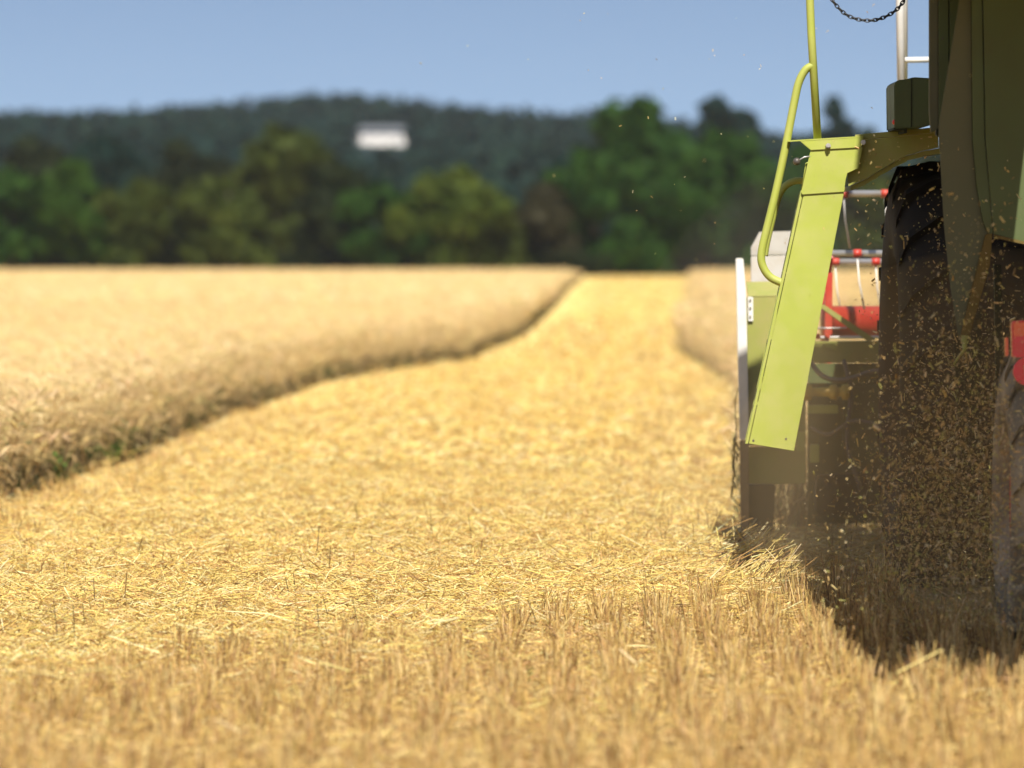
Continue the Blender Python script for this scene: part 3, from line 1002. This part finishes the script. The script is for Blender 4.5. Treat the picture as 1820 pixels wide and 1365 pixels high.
gr.tube([P(1604, 107, gd + 0.05), P(1656, 106, gd + 0.05)], 0.0118, 14)
gr.build("guard_rail", WHITE, C)

# --- safety chain
ch = bmesh.new()
cd = D_LAD - 0.15
cpts = [P(1472, -14, cd), P(1482, 4, cd), P(1500, 23, cd), P(1520, 33, cd), P(1545, 36.5, cd), P(1568, 32, cd), P(1590, 20, cd), P(1604, 5, cd), P(1614, -14, cd)]
path = []
for i in range(len(cpts) - 1):
    p0 = cpts[max(i - 1, 0)]; p1 = cpts[i]; p2 = cpts[i + 1]; p3 = cpts[min(i + 2, len(cpts) - 1)]
    for k in range(20):
        u = k / 20
        path.append(0.5 * ((2 * p1) + (p2 - p0) * u + (2 * p0 - 5 * p1 + 4 * p2 - p3) * u * u + (3 * p1 - p0 - 3 * p2 + p3) * u ** 3))
acc, links, last = 0, [], path[0]
STEP = 0.0145
for p0, p1 in zip(path, path[1:]):
    acc += (p1 - p0).length
    if acc >= STEP:
        links.append((p1, (p1 - p0).normalized())); acc = 0
for i, (c, tdir) in enumerate(links):
    up = Vector((0, 1, 0)); sd_ = tdir.cross(up).normalized()
    q = math.radians(20 if i % 2 else 110)
    wv = sd_ * math.cos(q) + up * math.sin(q)
    nv = tdir.cross(wv)
    rings = []
    for k in range(14):
        a_ = 2 * math.pi * k / 14
        ctr = c + tdir * (0.0115 * math.cos(a_)) + wv * (0.0062 * math.sin(a_))
        o_ = (tdir * 0.0062 * math.cos(a_) + wv * 0.0115 * math.sin(a_)).normalized()
        rings.append([ch.verts.new(ctr + (o_ * math.cos(b_a) + nv * math.sin(b_a)) * 0.0025) for b_a in (0, 1.05, 2.09, 3.14, 4.19, 5.24)])
    for k in range(14):
        A, B = rings[k], rings[(k + 1) % 14]
        for j in range(6):
            f = ch.faces.new((A[j], A[(j + 1) % 6], B[(j + 1) % 6], B[j])); f.smooth = True
mb = MB(); mb.bm.free(); mb.bm = ch
mb.build("safety_chain", CHAIN, C)

# --- rear hood: everything above the straw outlet
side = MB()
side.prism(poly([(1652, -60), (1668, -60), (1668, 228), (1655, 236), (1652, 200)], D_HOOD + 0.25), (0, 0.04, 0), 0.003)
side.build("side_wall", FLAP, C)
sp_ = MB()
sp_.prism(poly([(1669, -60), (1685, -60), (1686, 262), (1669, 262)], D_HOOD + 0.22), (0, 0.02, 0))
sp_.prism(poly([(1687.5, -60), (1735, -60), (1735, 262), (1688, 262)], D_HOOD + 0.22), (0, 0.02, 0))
hp = sp_.build("corner_panel", GREEN_SHADED, C)
b = P(1675.5, 68, D_HOOD + 0.215)
MB().tube([b, b + Vector((0, 0.01, 0))], 0.003, 10).build("bolt_hole", KNOB, hp)
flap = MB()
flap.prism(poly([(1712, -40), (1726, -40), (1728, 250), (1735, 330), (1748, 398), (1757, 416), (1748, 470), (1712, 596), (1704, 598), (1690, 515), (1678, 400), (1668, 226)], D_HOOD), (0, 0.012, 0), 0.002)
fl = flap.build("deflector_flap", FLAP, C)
plate("flap_edge", [(1752, 416), (1764, 414), (1760, 470), (1726, 590), (1716, 622), (1706, 600)], D_HOOD - 0.02, 0.05, OCHRE, fl, 0.002)
# hanging twist of straw at the flap tip
MB().tube([P(1714, 596, D_HOOD - 0.02), P(1714, 622, D_HOOD - 0.02), P(1704, 634, D_HOOD - 0.02), P(1695, 648, D_HOOD - 0.03)], [0.012, 0.006, 0.005, 0.003], 8).build("flap_tip", LIME_DUSTY, fl)

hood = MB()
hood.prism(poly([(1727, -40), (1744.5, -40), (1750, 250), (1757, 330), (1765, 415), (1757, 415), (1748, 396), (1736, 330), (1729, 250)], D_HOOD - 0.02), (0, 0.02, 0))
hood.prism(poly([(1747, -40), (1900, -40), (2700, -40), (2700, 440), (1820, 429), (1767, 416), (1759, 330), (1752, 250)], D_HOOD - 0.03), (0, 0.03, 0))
hoodo = hood.build("straw_hood", GREEN_SHADED, C)
lip = MB()
lip.prism([P(1767, 417, D_HOOD - 0.035), P(1820, 429, D_HOOD - 0.035), P(2300, 436, D_HOOD - 0.035), P(2300, 442, D_HOOD - 0.035), P(1820, 434, D_HOOD - 0.035), P(1767, 422, D_HOOD - 0.035)], (0, 0.06, 0))
lip.build("hood_lip", OCHRE, hoodo)
# backing so that no light passes behind the hood panels
MB().prism(poly([(1664, -60), (2700, -60), (2700, 430), (1764, 410), (1700, 262), (1664, 240)], D_HOOD + 0.3), (0, 0.05, 0)).build("inner_wall", DARK, C)

XL = 1.33
# unseen overhang shaped to cast the hood and ground shade, then tank, cab
prof_ = [(D_HOOD - 0.1, 2.12), (14.25, 2.40), (14.2, 2.95), (18.9, 3.15), (18.9, 2.12)]
for x0_, x1_, pr in ((XL, 1.748, prof_), (1.75, 2.05, [(14.25, 2.40), (14.2, 2.95), (17.2, 3.06), (18.0, 2.17)]), (2.052, 4.43, prof_)):  # notch between the pieces lets a sun patch onto the hood
    MB().prism([Vector((x0_, y, z)) for y, z in pr], (x1_ - x0_, 0, 0), 0.01).build("shading_overhang", LIME_DUSTY, C)
gt = MB()
gt.prism([Vector((1.50, 18.95, 2.38)), Vector((1.50, 18.95, 3.25)), Vector((1.50, 19.3, 3.6)), Vector((1.50, 22.3, 3.6)), Vector((1.50, 22.3, 2.38))], (2.8, 0, 0), 0.03)
tank = gt.build("grain_tank", LIME, C)
MB().prism([Vector((1.28, 20.9, 3.62)), Vector((1.28, 22.26, 3.62)), Vector((1.52, 22.36, 3.62)), Vector((4.5, 22.36, 3.62)), Vector((4.5, 20.9, 3.62))], (0, 0, 0.16)).build("shading_tank_slab", LIME, tank)  # unseen slab added, outline cut to shade the header foot and beam
cab = MB()
cab.prism([Vector((2.35, 22.35, 1.9)), Vector((2.35, 22.35, 3.5)), Vector((2.35, 24.0, 3.5)), Vector((2.35, 24.2, 2.9)), Vector((2.35, 23.8, 1.9))], (1.8, 0, 0), 0.03)
cabo = cab.build("cab", GLASS_DARK, C)
MB().box((2.28, 22.5, 3.505), (4.22, 24.3, 3.72), 0.05).build("cab_roof", LIME, cabo)

# --- underframe
ch_ = MB()
ch_.box((2.02, 18.9, 0.62), (3.75, 23.4, 1.98), 0.02)
ch_.build("chassis", DARK, C)
MB().tube([(1.5, 21.75, 0.80), (4.3, 21.75, 0.80)], 0.16, 14).build("front_axle", DARK, C)
MB().tube([(1.75, 18.2, 0.52), (4.1, 18.2, 0.52)], 0.09, 14).build("rear_axle", DARK, C)
strut = MB()
strut.prism(poly([(1693, 560), (1745, 555), (1742, 700), (1736, 830), (1712, 830), (1700, 700)], 20.2), (0, 0.03, 0), 0.003)
plate("chopper_strut", [(1767, 470), (1780, 470), (1782, 800), (1772, 800)], 19.6, 0.04, DARK, C, 0.003)
strut.build("chopper_frame", DARK, C)
# concave and crop elevator behind the header
el_ = MB()
el_.prism([Vector((1.95, 22.3, 0.9)), Vector((1.95, 25.0, 0.25)), Vector((1.95, 25.0, 0.75)), Vector((1.95, 22.3, 1.6))], (1.7, 0, 0), 0.01)
el_.build("crop_elevator", DARK, C)


def wheel(name, c, R, w, rim_r, mat, lugs, lug_h):
    """Tractor tyre: lathed carcass with chevron bars, dished rim."""
    t = MB()
    prof = [(-w * .36, rim_r), (-w * .47, rim_r * 1.1), (-w * .5, (R + rim_r) / 2), (-w * .485, R * .88), (-w * .44, R * .945), (-w * .36, R * .97), (-w * .18, R * .985), (0, R * .99),
            (w * .18, R * .985), (w * .36, R * .97), (w * .44, R * .945), (w * .485, R * .88), (w * .5, (R + rim_r) / 2), (w * .47, rim_r * 1.1), (w * .36, rim_r)]
    t.lathe_x(c, prof, 64)
    C0 = Vector(c)
    for i in range(lugs):
        for sgn in (-1, 1):
            a = 2 * math.pi * (i + (0.5 if sgn > 0 else 0)) / lugs
            pts = []
            for (u, da) in ((0.03, 0.0), (0.25, 0.06), (0.44, 0.13), (0.50, 0.17)):
                rr = R * (0.985 if u < 0.3 else (0.965 if u < 0.46 else 0.86))
                pts.append((sgn * u * w, a + da * 1.6, rr))
            half = 0.032
            for (x0, a0_, r0_), (x1, a1_, r1_) in zip(pts, pts[1:]):
                vv = []
                for (x, aa, rr, top_) in ((x0, a0_ - half, r0_, 0), (x0, a0_ + half, r0_, 0), (x1, a1_ + half, r1_, 0), (x1, a1_ - half, r1_, 0),
                                          (x0, a0_ - half * .7, r0_ + lug_h, 1), (x0, a0_ + half * .7, r0_ + lug_h, 1), (x1, a1_ + half * .7, r1_ + lug_h, 1), (x1, a1_ - half * .7, r1_ + lug_h, 1)):
                    vv.append(t.bm.verts.new(C0 + Vector((x, rr * math.cos(aa), rr * math.sin(aa)))))
                for q in ((0, 1, 2, 3), (4, 5, 6, 7), (0, 1, 5, 4), (1, 2, 6, 5), (2, 3, 7, 6), (3, 0, 4, 7)):
                    t.bm.faces.new([vv[k] for k in q])
    ty = t.build(name, mat, C)
    r = MB()
    r.lathe_x(c, [(-w * .37, rim_r * 1.02), (-w * .34, rim_r * .9), (-w * .12, rim_r * .82), (-w * .1, rim_r * .3), (-w * .16, rim_r * .25), (-w * .16, 0.01)], 32)
    r.lathe_x(c, [(w * .37, rim_r * 1.02), (w * .34, rim_r * .9), (w * .12, rim_r * .82), (w * .1, rim_r * .3), (w * .16, rim_r * .25), (w * .16, 0.01)], 32)
    r.build("rim", RED, ty)
    return ty


wheel("front_wheel", (1.74, 21.75, 0.80), 0.80, 0.60, 0.42, RUBBER, 20, 0.035)
wheel("front_wheel", (4.05, 21.75, 0.80), 0.80, 0.60, 0.42, RUBBER, 20, 0.035)
wheel("rear_wheel", (1.75, 18.25, 0.47), 0.47, 0.36, 0.24, RUBBER_DUSTY, 16, 0.028)
wheel("rear_wheel", (4.00, 18.25, 0.47), 0.47, 0.36, 0.24, RUBBER_DUSTY, 16, 0.028)

# --- tail lamp beside the rear wheel
TL = 17.6
lampo = MB().prism(poly([(1798, 571), (1850, 568), (1850, 634), (1799, 636)], TL), (0, 0.05, 0), 0.004).build("tail_lamp", RED_LENS, C)
plate("amber_band", [(1801, 574), (1848, 571), (1848, 596), (1801, 598)], TL - 0.006, 0.012, ORANGE_LENS, lampo, 0.002)
b = P(1826, 660, TL)
MB().tube([b + Vector((0, -0.006, 0)), b + Vector((0, 0.02, 0))], 0.044, 28).build("round_reflector", RED_LENS, lampo)
plate("lamp_bracket", [(1786, 600), (1792, 600), (1793, 632), (1787, 634)], TL + 0.01, 0.03, ORANGE_LENS, lampo, 0.002)
plate("lamp_arm", [(1850, 590), (2250, 560), (2250, 600), (1850, 625)], TL + 0.03, 0.04, DARK, lampo, 0.002)

# --- header (cutting platform)
hd = MB()
hd.prism(poly([(1327, 527), (1432, 525), (1432, 792), (1330, 792)], D_HDR), (0, 0.03, 0), 0.003)
hd.prism([P(1326, 501, D_HDR + 0.30), P(1440, 499, D_HDR + 0.30), P(1432, 525, D_HDR), P(1330, 527, D_HDR)], (0, 0.03, 0.0))
hd.prism(poly([(1330, 794), (1432, 794), (1432, 860), (1331, 860)], D_HDR + 0.04), (0, 0.03, 0), 0.003)
header = hd.build("header", LIME_DUSTY, C)
plate("skid", [(1329, 862), (1378, 862), (1374, 948), (1331, 950)], D_HDR + 0.03, 0.3, DARK, header, 0.004)
post = MB()
post.prism(poly([(1308, 459), (1321, 459), (1326, 520), (1328, 620), (1330, 700), (1331, 768), (1331, 782), (1315.2, 782), (1315, 770), (1311, 600)], D_HDR - 0.06), (0, 0.05, 0), 0.003)
post.build("divider_post", WHITE, header)
plate("divider_foot", [(1315.4, 783), (1331, 783), (1331, 948), (1317, 948)], D_HDR - 0.055, 0.05, MUDDY_SHADED, header, 0.003)  # lower end of the post, dirt and shade both in its brown
hg = MB().prism(poly([(1329, 527), (1338.5, 528), (1338.5, 571), (1330, 571)], D_HDR - 0.012), (0, 0.01, 0), 0.001).build("hinge_plate", WHITE, header)
for py in (533, 547, 562):
    b = P(1333.5, py, D_HDR - 0.014)
    MB().tube([b, b + Vector((0, -0.006, 0))], 0.004, 8).build("bolt", KNOB, header)
b = P(1382, 530, D_HDR - 0.02)
MB().tube([b + Vector((0, 0.03, 0)), b + Vector((0, -0.01, 0)), b + Vector((0.012, -0.012, -0.006))], 0.006, 8).build("latch_pin", STEEL, header)
sh_ = MB()
sh_.prism(poly([(1335, 455), (1436, 452), (1436, 505), (1335, 505)], D_HDR + 0.42), (0, 0.04, 0), 0.003)
sh_.prism([P(1335, 454, D_HDR + 0.42), P(1335, 440, D_HDR + 0.415), P(1350, 412, D_HDR + 0.41), P(1436, 410, D_HDR + 0.41), P(1436, 451, D_HDR + 0.42)], (0, 0.03, 0))
sh_.build("divider_shield", WHITE_WORN, header)
# back beam, sheet and brace right of the ladder
bm_ = MB()
bm_.prism([P(1436, 607, D_HDR), P(2700, 600, D_HDR), P(2700, 640, D_HDR), P(1436, 645, D_HDR)], (0, 0.16, 0), 0.006)
bm_.build("back_beam", LIME_DUSTY, header)
plate("back_sheet", [(1436, 646), (2700, 640), (2700, 930), (1436, 930)], D_HDR + 0.30, 0.02, GREEN_SHADED, header)  # dark green puts the shade below the beam into the colour
plate("brace", [(1456, 546), (1464, 541), (1558, 604), (1541, 606)], D_HDR - 0.05, 0.03, LIME_DUSTY, header, 0.002)
plate("gusset", [(1462, 610), (1484, 609), (1488, 622), (1470, 617)], D_HDR - 0.012, 0.01, LIME, header)
MB().tube([P(1440, 583.5, D_HDR + 0.1), P(1505, 583, D_HDR + 0.1)], 0.004, 8).build("linkage_rod", STEEL, header)
MB().tube([P(1440, 600, D_HDR + 0.1), P(1800, 597, D_HDR + 0.1)], 0.006, 8).build("rail_strip", WIRE, header)
for px in (1453, 1470):
    b = P(px, 598, D_HDR + 0.09)
    MB().tube([b + Vector((0, -0.02, 0)), b + Vector((0, 0.03, 0))], 0.012, 10).build("clamp", RED, header)
yr = MB()
yc = P(1464, 697, D_HDR - 0.12)
yr.lathe_x(yc, [(-0.11, 0.004), (-0.11, 0.034), (-0.055, 0.037), (-0.045, 0.020), (0.02, 0.020), (0.03, 0.032), (0.055, 0.034), (0.06, 0.020), (0.075, 0.020), (0.08, 0.034), (0.11, 0.034), (0.11, 0.004)], 24)
yr.build("pulley", YELLOW, header)
for pts in ([(1436, 720), (1490, 720), (1490, 735), (1436, 735)], [(1416, 768), (1431, 768), (1431, 802), (1416, 802)], [(1440, 790), (1456, 790), (1456, 822), (1440, 822)]):
    plate("mounting_lug", pts, D_HDR - 0.1, 0.05, LIME, header, 0.003)

hoses = [([(1438, 640), (1462, 668), (1500, 676), (1560, 660), (1600, 690)], 0.011), ([(1440, 760), (1475, 772), (1520, 748), (1590, 766)], 0.009), ([(1500, 640), (1512, 700), (1506, 790), (1530, 870)], 0.010)]
for pts, r_ in hoses:
    MB().tube([P(x, y, D_HDR - 0.08 - 0.05 * i) for i, (x, y) in enumerate(pts)], r_, 10, smooth_path=6).build("hose", KNOB, header)
plate("drive_guard", [(1500, 690), (1568, 684), (1574, 800), (1520, 838), (1498, 800)], D_HDR + 0.05, 0.06, GREEN_SHADED, header, 0.006)
plate("gearbox", [(1452, 846), (1540, 842), (1546, 912), (1450, 916)], D_HDR + 0.02, 0.2, DARK, header, 0.01)

# --- reel: centre tube, six bat tubes with spring tines, end plate
RC = Vector((0, 25.45, 0.965)); RR = 0.575
x0, x1 = P(1470, 560, 25.45).x, 5.6
reel = MB().tube([(x0, RC.y, RC.z), (x1, RC.y, RC.z)], 0.072, 28).build("reel", RED, C)
ep = MB()
for k in range(6):
    a = math.radians(90 + 60 * k - 2.2)
    e = RC + Vector((0, math.cos(a) * RR, math.sin(a) * RR))
    n_ = Vector((0, -math.sin(a), math.cos(a))) * 0.022
    c0 = Vector((x0 - 0.02, RC.y, RC.z)); e0 = Vector((x0 - 0.02, e.y, e.z))
    if math.sin(a) < 0.9:
        ep.prism([c0 - n_, c0 + n_, e0 + n_, e0 - n_], (0.018, 0, 0))
ep.lathe_x((x0 - 0.012, RC.y, RC.z), [(-0.012, 0.03), (-0.012, 0.13), (0.012, 0.13), (0.012, 0.03)], 28)
ep.build("end_plate", RED, reel)
sa = P(1474, 490, 24.95)
plate("reel_arm", [(1467, 486), (1480, 484), (1479, 596), (1466, 598)], 25.0, 0.03, RED, reel, 0.003)
for k in range(6):
    a = math.radians(90 + 60 * k - 2.2)
    e = RC + Vector((0, math.cos(a) * RR, math.sin(a) * RR))
    bar = MB().tube([(x0 - 0.03, e.y, e.z), (x1, e.y, e.z)], 0.0145, 14).build("bat_tube", STEEL, reel)
    off = (0.02, 0.05, 0.0, 0.03, 0.06, 0.01)[k]
    nt_ = 0
    xx = x0 + 0.055 + off
    while xx < 2.6:
        base_t = Vector((xx, e.y, e.z))
        MB().tube([base_t + Vector((-0.018, 0, 0)), base_t + Vector((0.018, 0, 0))], 0.0185, 14).build("tine_clip", RED, reel)
        dy = -0.02 if math.cos(a) < 0 else 0.03
        MB().tube([base_t + Vector((0, 0, -0.012)), base_t + Vector((0.008, dy * .4, -0.12)), base_t + Vector((0.030, dy, -0.245))], [0.0032, 0.0034, 0.0040], 8).build("tine", WIRE, reel)
        xx += 0.185

# --- ear hanging from the divider post
wl = P(1310, 700, D_HDR - 0.1)
wr = empty("wheat_stalk", wl)
tag(wr, "torn ripe cereal stalk hanging from the white divider post", "stalk")
MB().tube([P(1312, 690, D_HDR - 0.08), P(1307, 715, D_HDR - 0.09), P(1308, 760, D_HDR - 0.09), P(1306, 800, D_HDR - 0.09), P(1303, 870, D_HDR - 0.09)], 0.0022, 6, smooth_path=4).build("stem", DRY, wr)
em = MB()
for i in range(26):
    t = i / 25
    c = P(1306 - 4 * t + random.uniform(-4, 6) * (1 - t * 0.7), 775 + 95 * t, D_HDR - 0.09 + random.uniform(-.015, .015))
    dn = Vector((random.uniform(-0.012, 0.012), random.uniform(-0.01, 0.01), -0.03))
    em.tube([c, c + dn * 0.5, c + dn], [0.001, 0.0055, 0.0008], 6)
em.build("ear", DRY, wr)

# ------------------------------------------------------------------ flying chaff and dust
bag = Bag()


def chaff(n, sampler, lmin, lmax, rad, cols):
    c = sampler(n)
    n = len(c)
    L = lmin + (lmax - lmin) * rng.uniform(0, 1, n) ** 2.2
    dv = rng.normal(size=(n, 3)); dv[:, 2] *= 1.2
    dv /= np.linalg.norm(dv, axis=1, keepdims=True)
    V, Q, m = prisms(c - dv * L[:, None] / 2, c + dv * L[:, None] / 2, rad * rng.uniform(0.5, 1.3, n), rad * rng.uniform(0.4, 1.1, n), 4)
    bag.add(V, Q, m, tints(n, cols, 0.2))


def s_main(n):
    py = 1120 - np.abs(rng.normal(0, 260, n)); d = rng.uniform(16.6, 20.6, n)
    px = 1722 + rng.normal(0, 1, n) * (58 + 0.16 * np.clip(py - 450, 0, 700))
    z = CAM_H + (HOR - py) / FPX * d
    ok = (z > 0.03) & (py > 330) & (px > 1510 + 50 * rng.normal(size=n)) & (px > 1440)
    return np.stack([(px - 910) / FPX * d, d, z], 1)[ok]


def s_wide(n):
    px = rng.uniform(1430, 1820, n); py = rng.uniform(240, 1060, n); px = np.where(py < 820, np.maximum(px, 1520 + (px - 1430) * 0.7), px); d = rng.uniform(18, 21.2, n)
    z = CAM_H + (HOR - py) / FPX * d
    ok = z > 0.03
    return np.stack([(px - 910) / FPX * d, d, z], 1)[ok]


def s_sky(n):
    px = rng.normal(1330, 260, n); py = rng.uniform(-20, 470, n); d = rng.uniform(16, 24, n)
    return np.stack([(px - 910) / FPX * d, d, CAM_H + (HOR - py) / FPX * d], 1)


chc = [(0.70, 0.52, 0.22), (0.60, 0.43, 0.16), (0.75, 0.62, 0.36), (0.45, 0.30, 0.12), (0.55, 0.50, 0.16)]
chaff(11000, s_main, 0.003, 0.014, 0.0019, chc)
chaff(15000, s_main, 0.0015, 0.005, 0.0010, chc)
chaff(2000, s_main, 0.006, 0.034, 0.0024, chc)
chaff(240, s_main, 0.010, 0.030, 0.0045, chc)
chaff(600, s_wide, 0.003, 0.014, 0.0018, chc)
chaff(110, s_wide, 0.008, 0.030, 0.003, chc)
chaff(70, s_sky, 0.002, 0.012, 0.0016, chc)
o = bag.build("flying_chaff", CHAFF)
tag(o, "cloud of flying chaff and straw bits behind the combine", "chaff", kind="stuff")


def volume_mat(name, col, dens, aniso=0.0):
    m = bpy.data.materials.new(name); m.use_nodes = True
    t = m.node_tree; t.nodes.clear()
    out = t.nodes.new("ShaderNodeOutputMaterial"); pv = t.nodes.new("ShaderNodeVolumePrincipled")
    pv.inputs["Color"].default_value = (*col, 1)
    pv.inputs["Density"].default_value = dens
    pv.inputs["Anisotropy"].default_value = aniso
    t.links.new(pv.outputs[0], out.inputs["Volume"])
    return m


def puff(c, r, dens, name, label, col=(0.72, 0.54, 0.30)):
    b2 = bmesh.new(); bmesh.ops.create_icosphere(b2, subdivisions=3, radius=1)
    for v in b2.verts: v.co = Vector((v.co.x * r[0], v.co.y * r[1], v.co.z * r[2])) + Vector(c)
    me = bpy.data.meshes.new(name); b2.to_mesh(me); b2.free()
    o = link_mesh(name, me, volume_mat("dust_" + str(len(bpy.data.materials)), col, dens, 0.2))
    tag(o, label, "dust", kind="stuff")


puff((1.75, 20.6, 0.45), (0.95, 3.6, 0.85), 0.075, "dust_cloud", "brown dust hanging low behind the combine's wheels")

puff((1.35, 22.8, 0.55), (0.95, 3.4, 1.15), 0.013, "dust_cloud", "thin pale dust drifting up around the ladder and header", (0.82, 0.76, 0.64))
hz = MB().box((-430, -8, -2.5), (430, 1840, 62)).build("haze", volume_mat("haze_air", (0.80, 0.88, 1.0), 0.00005))
tag(hz, "thin summer haze over field and hill", "haze", kind="stuff")
